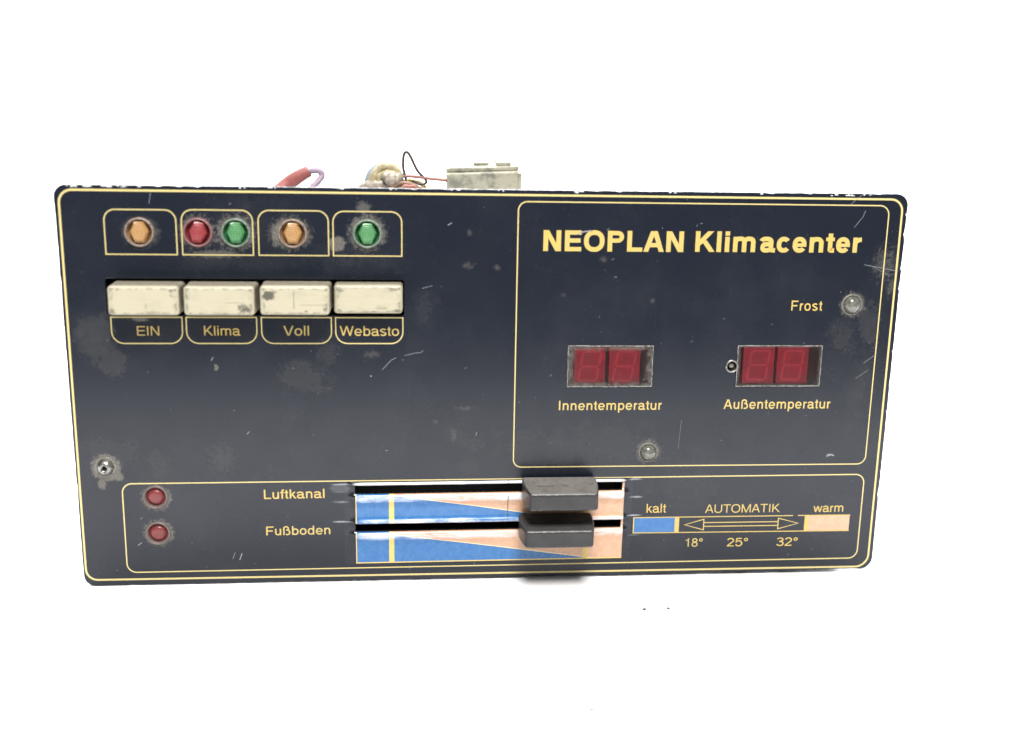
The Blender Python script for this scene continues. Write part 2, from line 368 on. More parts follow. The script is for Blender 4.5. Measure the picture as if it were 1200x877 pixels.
for x, z in LOW: holes.append(arc(x, z, 3.6, 3.6, 0, 352, 44))
me = plate_mesh('faceplate', [outline] + holes, 0.0, 1.6, 0.16)
face = link('faceplate', me, FACE, root)
me.materials.append(rimm.m)
for p in me.polygons:
    if abs(p.normal.y) < .55 and (abs(p.center.x) > .1195 or p.center.z > .117 or p.center.z < .0012): p.material_index = 1

# printed lines and letters -------------------------------------------------
YI = -0.02
def line_obj(name, pts, wd, closed=True, label=None):
    bm = bmesh.new(); ribbon(bm, pts, wd, YI, closed)
    return from_bm(name, bm, LINE, face, label)
line_obj('border_line', rrect(-120.0, 120.05, 1.55, 116.75, (3.4, 4.0, 3.6, 3.6), 10), .58, label='thick yellow line round the whole faceplate')
line_obj('border_line', [(x, z) for x, z in rrect(6.9, 116.1, 35.6, 114.9, (2.4, 2.6, 2.8, 2.6), 9)], .34, label='thin yellow frame round the display area')
lp = rrect(-108.0, 116.3, 4.1, 32.0, (2.8, 2.8, 2.8, 2.8), 9)
lp = [(x, z + (0.35 * (x / 110) if z < 15 else .3 * (x / 110) - .1)) for x, z in lp]
line_obj('border_line', lp, .36, label='thin yellow frame round the slider area')
for (a, b, zt) in ((-108.25, -88.8, 111.5), (-87.3, -67.8, 111.6), (-66.25, -46.8, 111.65), (-45.5, -26.2, 111.6)):
    line_obj('lamp_frame', rrect(a, b, 99.05, zt, (0, 0, 3.0, 3.0), 8), .31)
for (a, b) in ((-108.1, -88.45), (-87.3, -67.6), (-66.25, -46.45), (-45.25, -26.0)):
    line_obj('word_frame', rrect(a, b, 73.6, 81.2, (3.4, 3.4, 0, 0), 8), .31)

# --- a grotesque alphabet drawn as strokes, 718 units cap height
def glyph(ch, w, bold):
    """returns (advance, [(points, closed, level_ends, width)])"""
    h = w / 2; S = []
    def st(*pts, wd=w, cl=False, he=False): S.append((list(pts), cl, he, wd))
    def ar(*a, wd=w, cl=False, **k): S.append((arc(*a, e=2.25, **k), cl, False, wd))
    X = 523; sb = 66; t = w * .92
    if bold: X = 532; sb = 64
    AD = dict(A=667, E=667, N=722, O=778, P=667, L=556, K=667, l=222, i=222, m=833, a=556, c=500, e=556, n=556, t=278, r=333, F=611, o=556, s=500, I=278, p=556, u=556, W=944, b=556, V=667, d=556, f=278, U=722, T=611, M=833, w=722, k=500)
    AB = dict(N=722, E=667, O=778, P=667, L=611, A=722, K=722, l=278, i=278, m=889, a=556, c=540, e=556, n=611, t=333, r=389)
    ad = (AB if bold else AD).get(ch, 556)
    if ch == '\u00df': ad = 611
    if ch == '\u00b0': ad = 400
    if ch == ' ': return (278, [])
    l, r = sb + h, ad - sb - h
    def bowl(cx0, cx1, cl=True): ar((cx0 + cx1) / 2, X / 2, (cx1 - cx0) / 2, X / 2 + 12 - h, 0, 360, cl=True, n=36)
    if ch == 'I' or ch == 'l': st((l if ch == 'l' else ad / 2, 0), (l if ch == 'l' else ad / 2, 718))
    elif ch == 'i': st((l, 0), (l, X)); st((l, 718 - w * .95), (l, 718))
    elif ch == 'N': st((l, 0), (l, 718)); st((r, 0), (r, 718)); st((l + h * .2, 718), (r - h * .2, 0), he=True, wd=w * .95)
    elif ch == 'E': st((l, 0), (l, 718)); [st((l, y), (ad - 45, y), wd=t) for y in (t / 2, 718 - t / 2)]; st((l, 372), (ad - 75, 372), wd=t)
    elif ch == 'F': st((l, 0), (l, 718)); st((l, 718 - t / 2), (ad - 30, 718 - t / 2), wd=t); st((l, 355), (ad - 90, 355), wd=t)
    elif ch == 'L': st((l, 0), (l, 718)); st((l, t / 2), (ad - 25, t / 2), wd=t)
    elif ch == 'T': st((ad / 2, 0), (ad / 2, 718 - t)); st((18, 718 - t / 2), (ad - 18, 718 - t / 2), wd=t)
    elif ch == 'O': ar(ad / 2, 359, ad / 2 - 40 - h, 359 + 14 - h, 0, 360, cl=True, n=44)
    elif ch == 'P':
        st((l, 0), (l, 718)); yb = 300 + h; R = (718 - h - yb) / 2; cx = ad - 45 - h - R
        st((l, 718 - h), (cx - 30, 718 - h), *arc(cx, yb + R, R, R, 90, -90)[1:], (l, yb), wd=t)
    elif ch == 'A':
        st((14 + w * .5, 0), (ad / 2 - h * .35, 718), he=True); st((ad - 14 - w * .5, 0), (ad / 2 + h * .35, 718), he=True); st((160, 235), (ad - 160, 235), wd=t)
    elif ch == 'V': st((20 + h, 718), (ad / 2 - h * .3, 0), he=True); st((ad - 20 - h, 718), (ad / 2 + h * .3, 0), he=True)
    elif ch in 'Ww':
        H = 718 if ch == 'W' else X; a = 16 + h; b = ad - 16 - h; q = ad * .272; m_ = ad / 2
        st((a, H), (q, 0), he=True); st((m_, H), (q, 0), he=True); st((m_, H), (ad - q, 0), he=True); st((b, H), (ad - q, 0), he=True)
    elif ch == 'M': st((l, 0), (l, 718)); st((r, 0), (r, 718)); st((l + h * .3, 718), (ad / 2, 0), he=True, wd=w * .9); st((r - h * .3, 718), (ad / 2, 0), he=True, wd=w * .9)
    elif ch == 'K': st((l, 0), (l, 718)); st((l, 235), (ad - 70 - h, 718), he=True); st((l + w + 55, 400), (ad - 10 - h, 0), he=True)
    elif ch == 'k': st((l, 0), (l, 718)); st((l, 175), (ad - 55 - h, X), he=True); st((l + w + 35, 300), (ad - 5 - h, 0), he=True)
    elif ch == 'U': st((l, 718), (l, 260), *arc(ad / 2, 255, (r - l) / 2, 269 - h, 180, 360, e=2.2), (r, 260), (r, 718))
    elif ch in 'nhu':
        if ch == 'n': st((l, 0), (l, X)); st((r, 0), (r, 320), *arc((l + r) / 2 + 8, 320, (r - l) / 2 - 8, X - 320 + 12 - h, 0, 172, e=2.3))
        else: st((r, 0), (r, X)); st((l, X), (l, 205), *arc((l + r) / 2 - 8, 205, (r - l) / 2 - 8, 205 + 12 - h, 180, 352, e=2.3))
    elif ch == 'm':
        mid = ad / 2; st((l, 0), (l, X))
        for a, b in ((l, mid), (mid, r)): st((b, 0), (b, 350), *arc((a + b) / 2 + 6, 350, (b - a) / 2 - 6, X - 350 + 12 - h, 0, 170, e=2.3))
    elif ch == 'r': st((l, 0), (l, X)); st(*arc(ad - 22, 300, ad - 22 - l, X - 300 + 8 - h, 92, 172))
    elif ch == 'o': bowl(40 + h, ad - 40 - h)
    elif ch == 'c': ar(ad / 2 + 5, X / 2, ad / 2 - 30 - h, X / 2 + 12 - h, 38, 322, n=30)
    elif ch == 'e':
        ar(ad / 2, X / 2, ad / 2 - 40 - h, X / 2 + 12 - h, 0, 325, n=34); st((40 + h, X / 2 - 8), (ad - 40, X / 2 - 8), wd=t * .85)
    elif ch in 'pbd':
        if ch == 'p': st((l, -207), (l, X)); bowl(l, ad - 35 - h)
        if ch == 'b': st((l, 0), (l, 718)); bowl(l, ad - 35 - h)
        if ch == 'd': st((r, 0), (r, 718)); bowl(35 + h, r)
    elif ch == 'a':
        rr = ad - 80 - h; st(*arc((50 + rr) / 2 + 10, X - 170, (rr - 50) / 2 - 10, 170 + 12 - h, 168, 0, e=2.3), (rr, 90), (rr + w * .25, h * .9), (ad - 12, h * .8))
        st((rr, 300), (250, 275), *arc(190, 150, 190 - 36 - h, 128, 100, 180), *arc(205, 150, 205 - 36 - h, 162 - h, 190, 270), *arc(225, 130, rr - 225, 142 - h, 275, 350))
    elif ch == 's':
        m_ = ad / 2; st(*arc(m_, 385, m_ - 42 - h, X + 12 - h - 385, 25, 180), *arc(m_, 385, m_ - 42 - h, 95, 190, 255), *arc(m_, 145, m_ - 36 - h, 95, 75, 0), *arc(m_, 145, m_ - 36 - h, 157 - h, -10, -160))
    elif ch == 't':
        x = 90 + h; st((x, 668), (x, 110), *arc(x + 75, 95, 75, 100 - h, 180, 260), (ad - 18, h - 3)); st((14, X - t * .45), (ad - 22, X - t * .45), wd=t * .9)
    elif ch == 'f':
        x = 88 + h; st((x, 0), (x, 590), *arc(x + 85, 600, 85, 124 - h, 180, 100), (ad - 14, 722 - h)); st((14, X - t * .45), (ad - 14, X - t * .45), wd=t * .9)
    elif ch == '\u00df':
        st((l, 0), (l, 530), *arc((l + 430) / 2, 530, (430 - l) / 2, 200 - h, 180, 0), *arc(330, 520, 100, 115, 0, -90), (270, 405)); st((270, 405), *arc(370, 200, 611 - 45 - h - 370, 205, 90, 0), *arc(370, 190, 611 - 45 - h - 370, 200 - h, 0, -90), (250, h - 8))
    elif ch == '1': st((330, 0), (330, 709)); st((110, 540), (330, 560, ), wd=t * .85)
    elif ch == '2': st(*arc(278, 500, 205 - h * .3, 216 - h, 170, -30), (150, 130), (70, h), wd=w); st((40, t / 2), (510, t / 2), wd=t)
    elif ch == '3': st(*arc(272, 535, 180, 181 - h, 165, -80), (215, 375)); st((215, 375), *arc(272, 195, 210, 180, 80, 0), *arc(272, 195, 210, 207 - h, 0, -165))
    elif ch == '5': st((470, 700 - t / 2), (135, 700 - t / 2), (90, 345), *arc(275, 235, 205, 235 - h * .2, 140, 0), *arc(275, 235, 205, 250 - h, 0, -160))
    elif ch == '8': ar(278, 540, 180 - h * .4, 175 - h, 0, 360, cl=True, n=30); ar(278, 195, 215 - h * .4, 208 - h, 0, 360, cl=True, n=32)
    elif ch == '\u00b0': ar(200, 560, 105, 105, 0, 360, cl=True, n=24, wd=w * .8)
    return ad, S
def lettering(text, x0, x1, z0, cap, wgt, bold=False, label=None, gaps=None, slope=0.0, track=0):
    strokes = []; cur = 0; lo, hi = 1e9, -1e9
    for i, ch in enumerate(text):
        ad, S = glyph(ch, wgt, bold)
        cur += (gaps or {}).get(i, 0)
        for pts, cl, he, wd in S:
            q = [(x + cur, y) for x, y in pts]; strokes.append((q, cl, he, wd))
            lo = min(lo, min(p[0] for p in q) - wd / 2 * (1 if he or True else 0)); hi = max(hi, max(p[0] for p in q) + wd / 2)
        cur += ad + track
    kx = (x1 - x0) / (hi - lo); kz = cap / 718
    bm = bmesh.new()
    for k, (q, cl, he, wd) in enumerate(strokes):
        sub = bmesh.new(); ribbon(sub, q, wd, 0, cl, he)
        for v in sub.verts:
            x = x0 + (v.co.x - lo) * kx; v.co = (x, YI - 0.004 * (k % 9), z0 + v.co.z * kz + slope * (x - x0))
        m_ = bpy.data.meshes.new('t'); sub.to_mesh(m_); sub.free(); bm.from_mesh(m_); bpy.data.meshes.remove(m_)
    return from_bm('lettering', bm, INK, face, label)
L = lettering
L('EIN', -101.1, -94.9, 75.9, 2.75, 92, label='yellow word EIN')
L('Klima', -82.45, -72.1, 75.95, 2.8, 92, label='yellow word Klima')
L('Voll', -60.1, -52.85, 75.95, 2.85, 92, label='yellow word Voll')
L('Webasto', -44.1, -27.1, 75.9, 2.85, 92, label='yellow word under the fourth button')
L('NEOPLAN', 14.3, 55.3, 100.85, 6.0, 160, True, label='large bold yellow title, first word')
L('Klimacenter', 58.8, 109.3, 100.95, 6.0, 155, True, label='large bold yellow title, second word', gaps={4: 75}, slope=.002)
L('Frost', 88.9, 98.5, 83.65, 3.0, 100, label='yellow word Frost', track=45)
L('Innentemperatur', 20.2, 51.5, 53.3, 2.9, 104, label='yellow word Innentemperatur', track=20)
L('Au\u00dfentemperatur', 70.3, 103.6, 53.45, 2.95, 104, label='yellow word Au\u00dfentemperatur', track=20)
L('Luftkanal', -67.2, -49.4, 26.4, 2.9, 104, label='yellow word Luftkanal', slope=.008)
L('Fu\u00dfboden', -66.9, -47.9, 14.9, 2.8, 104, label='yellow word Fu\u00dfboden', slope=.006)
L('kalt', 48.25, 54.5, 20.5, 2.9, 90, label='yellow word kalt')
L('AUTOMATIK', 66.6, 90.2, 20.2, 2.7, 86, label='yellow word AUTOMATIK')
L('warm', 100.95, 110.5, 20.0, 2.75, 90, label='yellow word warm')
L('18\u00b0', 60.9, 66.4, 9.15, 2.8, 86, label='yellow 18\u00b0')
L('25\u00b0', 74.0, 80.8, 9.05, 2.8, 86, label='yellow 25\u00b0')
L('32\u00b0', 89.95, 96.7, 8.95, 2.8, 86, label='yellow 32\u00b0')

# temperature strip: outline, yellow bars, colour fields, double arrow
def quad_obj(name, pts, mat, y=-0.012, parent=face, label=None):
    bm = bmesh.new(); f = bm.faces.new([bm.verts.new((x, y, z)) for x, z in pts]); f.normal_update()
    if f.normal.y > 0: f.normal_flip()
    return from_bm(name, bm, mat, parent, label)
def print_mat(name, a, b):
    t = NT(name); t.P(Base_Color=t.mix(t.mr(t.noise(.5, 5, .7), .35, .7), a, b), Roughness=.35); return t.m
BLUE = print_mat('blue_print', (0.028, 0.125, 0.33), (0.05, 0.16, 0.36)); PEACH = print_mat('peach_print', (0.50, 0.30, 0.19), (0.57, 0.35, 0.23))
quad_obj('cold_field', [(44.5, 14.1), (57.3, 14.15), (57.3, 18.8), (44.5, 18.8)], BLUE)
quad_obj('warm_field', [(99.7, 14.0), (112.8, 13.8), (112.8, 18.75), (99.7, 18.75)], PEACH)
bm = bmesh.new()
ribbon(bm, [(44.4, 13.95), (44.4, 18.95)], .34, YI); ribbon(bm, [(44.25, 18.95), (94.6, 18.95)], .3, YI - .004); ribbon(bm, [(96.1, 18.95), (112.95, 18.9)], .3, YI - .004)
ribbon(bm, [(44.25, 13.95), (112.95, 13.75)], .3, YI - .008)
ribbon(bm, [(57.95, 13.95), (57.95, 18.95)], 1.4, YI - .012); ribbon(bm, [(99.05, 13.85), (99.05, 18.95)], 1.35, YI - .012)
from_bm('scale_outline', bm, INK, face)
bm = bmesh.new(); cz = 16.4
ribbon(bm, [(60.4, cz), (66.4, cz + 1.75), (66.4, cz + .62), (90.0, cz + .62), (90.0, cz + 1.75), (96.4, cz), (90.0, cz - 1.75), (90.0, cz - .62), (66.4, cz - .62), (66.4, cz - 1.75)], .3, YI, True)
ribbon(bm, [(66.4, cz + .62), (66.4, cz - .62)], .3, YI - .01); ribbon(bm, [(90, cz + .62), (90, cz - .62)], .3, YI - .01)
from_bm('double_arrow', bm, INK, face)

# scratches and flecks -------------------------------------------------------
scm = NT('bare_scratch'); scm.P(Base_Color=(0.20, 0.205, 0.215), Roughness=.5)
bm = bmesh.new()
def scratch(pts, wd, k=[0]):
    k[0] += 1; ribbon(bm, pts, wd, -0.03 - 0.002 * (k[0] % 10))
scratch([(-104.5, 12.3), (-103.3, 13.2)], .25); scratch([(-103.2, 20.6), (-102.9, 21)], .2); scratch([(-77, 7.6), (-76.2, 9.6)], .16); scratch([(-75, 7.2), (-74.2, 9.3)], .3)
scratch([(-25.6, 70.0), (-22.4, 70.8), (-20.8, 70.9), (-20.2, 71.6)], .12); scratch([(-32, 65.8), (-29.5, 68.6), (-28, 69.4)], .14); scratch([(-35.5, 63.8), (-35.1, 64)], .4)
scratch([(23.6, 105.6), (25.5, 106.3), (28, 106.8)], .22); scratch([(25, 106.4), (28.5, 106.9)], .3); scratch([(-80.8, 68.6), (-80.2, 69.6)], .2)
scratch([(-13.2, 108), (-12, 108.7)], .25); scratch([(-17.5, 90.6), (-20.5, 89.8)], .12); scratch([(103.5, 38.2), (105.3, 38.7), (106, 38.3)], .42); scratch([(103.8, 38.8), (105, 38.8)], .3)
scratch([(104, 114.9), (107.6, 118.0)], .12); scratch([(106, 108.5), (108.3, 111.5), (109, 113.4)], .12); scratch([(110, 97.5), (117.5, 96.2), (120.5, 95.6)], .14); scratch([(113, 96.8), (118, 94.3)], .1)
scratch([(-95.8, 113.2), (-95.2, 116.4)], .12); scratch([(-71.5, 46.5), (-70.7, 47.3)], .2); scratch([(-4.5, 45.5), (-4.2, 46.6)], .15); scratch([(57, 41), (57.6, 50)], .06); scratch([(112.6, 67.5), (116.4, 70.5)], .12); scratch([(110.6, 62.8), (114.3, 65.5)], .1)
for _ in range(150):
    x = random.uniform(-119, 118); z = random.uniform(2, 116); a = random.gauss(0.9, .6); l_ = random.choice((.12, .15, .2, .3, .4, .8)); wd = random.uniform(.05, .13)
    if 5 < z < 32 and -42 < x < 42: continue
    if 81 < z < 93 and x < -24: continue
    if any(math.hypot(x - q, z - r_) < 5 for q, r_, _ in LAMPS): continue
    scratch([(x, z), (x + l_ * math.cos(a), z + l_ * math.sin(a))], wd)
so = from_bm('scratch', bm, scm.m, face); so['kind'] = 'stuff'

chm = NT('bare_chip'); chm.P(Base_Color=(0.62, 0.62, 0.64), Roughness=.5)
bm = bmesh.new()
for cx_, n_ in ((-116.5, 5), (-113, 4), (-108, 3), (-103.5, 3), (-98, 2), (-71, 3), (-62, 2), (-44, 2), (-29, 2), (-12, 2), (2, 2), (23, 3), (51, 2), (78, 2), (99, 3), (103, 4), (109, 2)):
    for q in range(n_):
        x = cx_ + random.uniform(-1.4, 1.4); z = 118.02 - random.uniform(0, .35) * (1 if n_ > 2 else .4); wd = random.uniform(.12, .42)
        ribbon(bm, [(x, z), (x + random.uniform(.3, 1.5), z + random.uniform(-.12, .05))], wd, -.03 - .002 * q)
for z in (112, 96, 90, 71, 52, 33): ribbon(bm, [(121.35 + random.uniform(-.1, .05), z), (121.3, z + random.uniform(.3, 1.1))], .2, -.03)
eo = from_bm('paint_chip', bm, chm.m, face); eo['kind'] = 'stuff'

# pressed slider zone with printed cold/warm wedge ----------------------------
def envelope(x):
    e = 1.0
    if x < -40: e = max(0, 1 - (-38.8 - x) / 4.7)
    if x > 40.5: e = max(0, 1 - (x - 39.2) / 4.3)
    return e * e * (3 - 2 * e)
KEY = [(5.6, 0), (9.5, 0), (11.5, -.08), (13.0, -.42), (14.2, -.78), (15.1, -.86), (15.5, -.66), (15.75, -.25), (18.5, -.62), (18.75, -.88), (19.1, -.92), (19.6, -.52), (20.3, -.08),
       (23.4, 0), (24.6, -.30), (25.9, -.74), (26.9, -.86), (27.45, -.70), (27.75, -.25), (30.65, -.62), (30.9, -.88), (31.15, -.88), (31.5, -.42), (31.72, 0)]
zs = []
for (za, ya), (zb, yb) in zip(KEY, KEY[1:]):
    n = max(1, int((zb - za) / .45)) if (za, zb) not in ((15.75, 18.5), (27.75, 30.65)) else 1
    for i in range(n):
        t_ = i / n; zs.append((za + (zb - za) * t_, ya + (yb - ya) * t_))
zs.append(KEY[-1])
xs = [-43.6, -43, -42.5, -42, -41.5, -41, SX0] + [SX0 + (SX1 - SX0) * i / 46 for i in range(1, 46)] + [SX1, 41.1, 41.5, 42, 42.5, 43, 43.6]
bm = bmesh.new(); grid = {}
rz = random.Random(3)
for i, x in enumerate(xs):
    wv = .05 * math.sin(x * .5) + .03 * math.sin(x * 1.3 + 1)
    for j, (z, y) in enumerate(zs):
        dent = 1 + (0.35 * math.exp(-((x + 8.5) / 1.2) ** 2) if y < -.5 else 0) + wv
        grid[i, j] = bm.verts.new((x, -0.045 + y * envelope(x) * dent, z + SH * x))
def inslot(i, j):
    xm = (xs[i] + xs[i + 1]) / 2; zm = (zs[j][0] + zs[j + 1][0]) / 2
    return SX0 < xm < SX1 and any(a < zm < b for a, b in SLOTS)
for i in range(len(xs) - 1):
    for j in range(len(zs) - 1):
        if not inslot(i, j): bm.faces.new((grid[i, j], grid[i + 1, j], grid[i + 1, j + 1], grid[i, j + 1]))
# folded inner lips of both slots
be = [e for e in bm.edges if e.is_boundary and all(SX0 - .1 < v.co.x < SX1 + .1 and 7 < v.co.z - SH * v.co.x < 31.3 for v in e.verts)]
r_ = bmesh.ops.extrude_edge_only(bm, edges=be)
for v in [g for g in r_['geom'] if isinstance(g, bmesh.types.BMVert)]: v.co.y = 1.5
bmesh.ops.recalc_face_normals(bm, faces=bm.faces)
sl = NT('slider_print'); X = sl.sep(); xx, yy = X[0], X[1]
zz = sl.ma('SUBTRACT', X[2], sl.ma('MULTIPLY', xx, SH))
AND = lambda a, b: sl.ma('MULTIPLY', a, b)
GT = lambda a, b: sl.ma('GREATER_THAN', a, b)
LT = lambda a, b: sl.ma('LESS_THAN', a, b)
upper = GT(zz, 18.6)
# distance above the wedge line, for upper and lower band
zl1 = sl.ma('SUBTRACT', 27.5 - 28.8 * .162, sl.ma('MULTIPLY', xx, .162)); zl2 = sl.ma('SUBTRACT', 15.0 - 28.8 * .15, sl.ma('MULTIPLY', xx, .15))
zl = sl.ma('ADD', AND(upper, zl1), AND(sl.ma('SUBTRACT', 1.0, upper), zl2))
dl = sl.ma('SUBTRACT', zz, zl)
pn1 = sl.mr(sl.noise(.45, 5, .7), .35, .7)
blue = sl.mix(pn1, (0.028, 0.125, 0.33), (0.05, 0.16, 0.36)); peach = sl.mix(pn1, (0.50, 0.30, 0.19), (0.57, 0.35, 0.23)); yel = (0.62, 0.45, 0.13)
cc = sl.mix(AND(GT(dl, 0), GT(xx, -28.9)), blue, peach)
cc = sl.mix(AND(LT(sl.ma('ABSOLUTE', dl), .14), GT(xx, -28.9)), cc, (0.72, 0.58, 0.35))
# reddish smear at the start of the warm wedge
cc = sl.mix(AND(AND(GT(dl, 0), GT(xx, -28.8)), sl.mr(sl.noise(.3, 4, .7, stretch=(.35, 1, 1)), .5, .62, 0, sl.mr(xx, -28, 8, .75, 0))), cc, (0.62, 0.17, 0.11))
cc = sl.mix(AND(GT(xx, -30.35), LT(xx, -28.8)), cc, yel)
cc = sl.mix(AND(GT(xx, 28.9), LT(xx, 30.4)), cc, yel)
edge = sl.ma('MAXIMUM', LT(xx, -40.0), LT(zz, 5.95)); cc = sl.mix(edge, cc, yel)
# pressed ridge crests: wear plus white glints painted into the colour
worn_glint = AND(sl.mr(yy, -.45, -.80), sl.mr(sl.noise(.28, 5, .75, stretch=(.22, 1, 1.2)), .36, .64, 0, .8))
cc = sl.mix(AND(worn_glint, LT(xx, 48)), cc, (0.72, 0.74, 0.78))
inp = AND(AND(GT(xx, -40.3), LT(xx, 41.0)), LT(zz, 30.4))
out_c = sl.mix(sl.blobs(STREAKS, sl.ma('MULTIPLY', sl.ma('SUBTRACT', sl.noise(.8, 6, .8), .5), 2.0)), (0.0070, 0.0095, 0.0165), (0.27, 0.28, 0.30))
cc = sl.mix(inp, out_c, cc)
cc = sl.mix(AND(AND(GT(zz, 30.55), sl.mr(yy, -.30, -.62)), AND(sl.mr(sl.noise(.3, 5, .75, stretch=(.25, 1, 1)), .3, .55, .35, .95), sl.mr(sl.ma('ABSOLUTE', xx), 39, 43, 1, 0))), cc, (0.66, 0.68, 0.71))  # white highlight line above the upper slot, painted into the colour
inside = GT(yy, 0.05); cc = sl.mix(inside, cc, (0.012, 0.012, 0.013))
for (x0, x1, z0, z1) in ((5.35, 5.6, 19.3, 26.7), (5.4, 5.6, 30.7, 31.7)):
    cc = sl.mix(AND(AND(GT(xx, x0), LT(xx, x1)), AND(GT(zz, z0), LT(zz, z1))), cc, (0.04, 0.035, 0.03))
sl.P(Base_Color=cc, Roughness=sl.mr(sl.noise(.8, 4), .3, .7, .18, .32)); sl.bump(sl.noise(1.5, 4, .7), .15, .00008)
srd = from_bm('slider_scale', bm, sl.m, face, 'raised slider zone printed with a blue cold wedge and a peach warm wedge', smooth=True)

# dark chamber and circuit behind the openings --------------------------------
bm = bmesh.new(); box(bm, -112, 112, 1.7, 78, 3, 104, 1.0, 1)
hous = from_bm('housing', bm, HOUSE, root)

# The housing is a solid box, so sink wells for the openings on its front: cut them from the mesh
def carve(o, boxes):
    for b in boxes:
        bmc = bmesh.new(); box(bmc, *b); me_ = bpy.data.meshes.new('cut'); bmesh.ops.scale(bmc, verts=bmc.verts, vec=(MM,) * 3); bmc.to_mesh(me_); bmc.free()
        me_.materials.append(BLACK)
        co = bpy.data.objects.new('cut', me_); C.objects.link(co)
        md = o.modifiers.new('cut', 'BOOLEAN'); md.object = co; md.operation = 'DIFFERENCE'; md.solver = 'EXACT'
        try: md.material_mode = 'TRANSFER'
        except Exception: pass
        dg = bpy.context.evaluated_depsgraph_get(); nm = bpy.data.meshes.new_from_object(o.evaluated_get(dg))
        o.modifiers.clear(); o.data = nm; bpy.data.objects.remove(co)
carve(hous, [(-110, -24.6, -2, 18, 80.5, 93.2), (20.5, 49.5, -2, 9, 58.5, 75), (69, 101.5, -2, 9, 58.5, 75), (-42.5, 42.5, -2, 22, 13, 32.5),
             (-104, -31, -2, 8, 100, 103), (-104, -93, -2, 8, 11, 33)])
bm = bmesh.new(); box(bm, -104.5, -30, 1.75, 1.9, 99, 112)      # lamp board behind the top row
from_bm('lamp_board', bm, BLACK, root)

# push buttons ----------------------------------------------------------------
BT = [((-106.75, -87.5), (83.1, 91.35), -8.0, [(-8.5, -2.9, .9, 1.1, .75, .6, 1.4), (7.6, 2.9, .7, .6, .8, .6, 1.4), (7.6, 1.6, .6, 1.0, .45, .8, 1.4), (.7, -1.6, .4, 1.3, .45, .8, 1.6), (3, -3.2, 3.0, .6, .4, .8, 2.4), (-6.8, 3.1, .4, .5, .7, .7, 1.2)], [], 'cream push button, leftmost of the four, faintly soiled'),
      ((-86.3, -66.95), (83.1, 91.35), -8.0, [(7.0, -2.2, 2.0, 1.5, .95, .55, 2.6), (5.6, -1.8, .8, .9, .85, .5, 2.0), (-8.8, 1.8, .3, 1.6, .8, .6, 2.0), (-8.7, -1.8, .3, 1.8, .6, .6, 2.0)], [(1.5, 7.0, -.45, -.33)], 'cream push button with a dark stain at its lower right'),
      ((-65.5, -46.3), (83.3, 91.6), -8.2, [(-7.2, 1.4, 1.9, 1.5, 1.0, .35, 1.8), (-5.8, 2.4, 1.5, .6, .6, .5, 1.6), (3.2, -3.0, .6, .5, .7, .6, 1.4), (8.3, -2.4, .6, .7, .7, .6, 1.4), (-8.4, -1.2, .3, 1.6, .55, .6, 1.6)], [(-.35, -.1, -2.3, 2.6), (1.5, 8.2, -1.25, -1.12)], 'cream push button with a dark stain at its upper left and a cut line'),
      ((-45.3, -26.0), (83.2, 91.5), -5.0, [(-8.0, 2.6, 1.6, .8, .6, .7, 2.2), (7.2, 2.9, 1.6, .6, .6, .7, 2.2), (8.0, -3.2, 1.8, .5, .85, .5, 1.6), (4, -2.4, 2.4, .9, .35, .8, 2.2), (-8.4, -3.1, 1.0, .6, .6, .7, 1.6)], [], 'cream push button, rightmost and pressed deepest')]
for (x0, x1), (z0, z1), yf, sp, ln, lb in BT:
    cx, cz = (x0 + x1) / 2, (z0 + z1) / 2; hx, hz = (x1 - x0) / 2, (z1 - z0) / 2
    bm = bmesh.new(); box(bm, -hx - .25, hx + .25, -2.6, 10, -hz - .1, hz + .1, 1.0, 5, taper=(.3, .3, .15, .15))
    # slight dish of the cap inside a raised rim
    from_bm('push_button', bm, button_mat('cream_button', sp, ln), root, lb, smooth=False)
    o = C.objects[-1]; o.location = Vector((cx, yf + 2.6, cz)) * MM
    for p in o.data.polygons: p.use_smooth = True
    md = o.modifiers.new('wn', 'WEIGHTED_NORMAL'); md.keep_sharp = False

# indicator lamps ---------------------------------------------------------------
def hex_lens():
    bm = bmesh.new()
    rot = 0
    def ring(R, y, sx=1, sz=1): return [bm.verts.new((R * sx * math.cos(math.radians(60 * k)), y, R * sz * math.sin(math.radians(60 * k)))) for k in range(6)]
    def hx(w_, t_, h_, y): return [bm.verts.new((px, y, pz)) for px, pz in ((w_, 0), (t_, h_), (-t_, h_), (-w_, 0), (-t_, -h_), (t_, -h_))]
    a = hx(2.12, 1.12, 2.15, -1.15); b = hx(2.5, 1.25, 2.9, -0.45); c_ = hx(2.9, 1.45, 3.1, 1.4)
    for p, q in ((a, b), (b, c_)):
        for k in range(6): bm.faces.new((p[k], p[(k + 1) % 6], q[(k + 1) % 6], q[k]))
    bm.faces.new(a[::-1]); bmesh.ops.recalc_face_normals(bm, faces=bm.faces)
    bmesh.ops.bevel(bm, geom=list(bm.edges), offset=.08, segments=2, affect='EDGES')
    bmesh.ops.scale(bm, verts=bm.verts, vec=(MM,) * 3); me = bpy.data.meshes.new('lens'); bm.to_mesh(me); bm.free(); return me
def lathe_mesh(name, prof, n=48, cf=False, cl=False, smooth=True):
    bm = bmesh.new(); lathe(bm, prof, n, close_first=cf, close_last=cl); bmesh.ops.scale(bm, verts=bm.verts, vec=(MM,) * 3)
    me = bpy.data.meshes.new(name); bm.to_mesh(me); bm.free()
    for p in me.polygons: p.use_smooth = smooth
    return me
coll_me = lathe_mesh('collar', [(3.45, .6), (3.5, -.55), (3.62, -.82), (3.82, -.86), (4.0, -.7), (4.12, -.3), (4.15, .3)])
well_me = lathe_mesh('well', [(3.45, -.35), (3.3, .4), (3.1, 1.4)], cl=True)
coll_me.materials.append(None); well_me.materials.append(None)
lens_me = {}
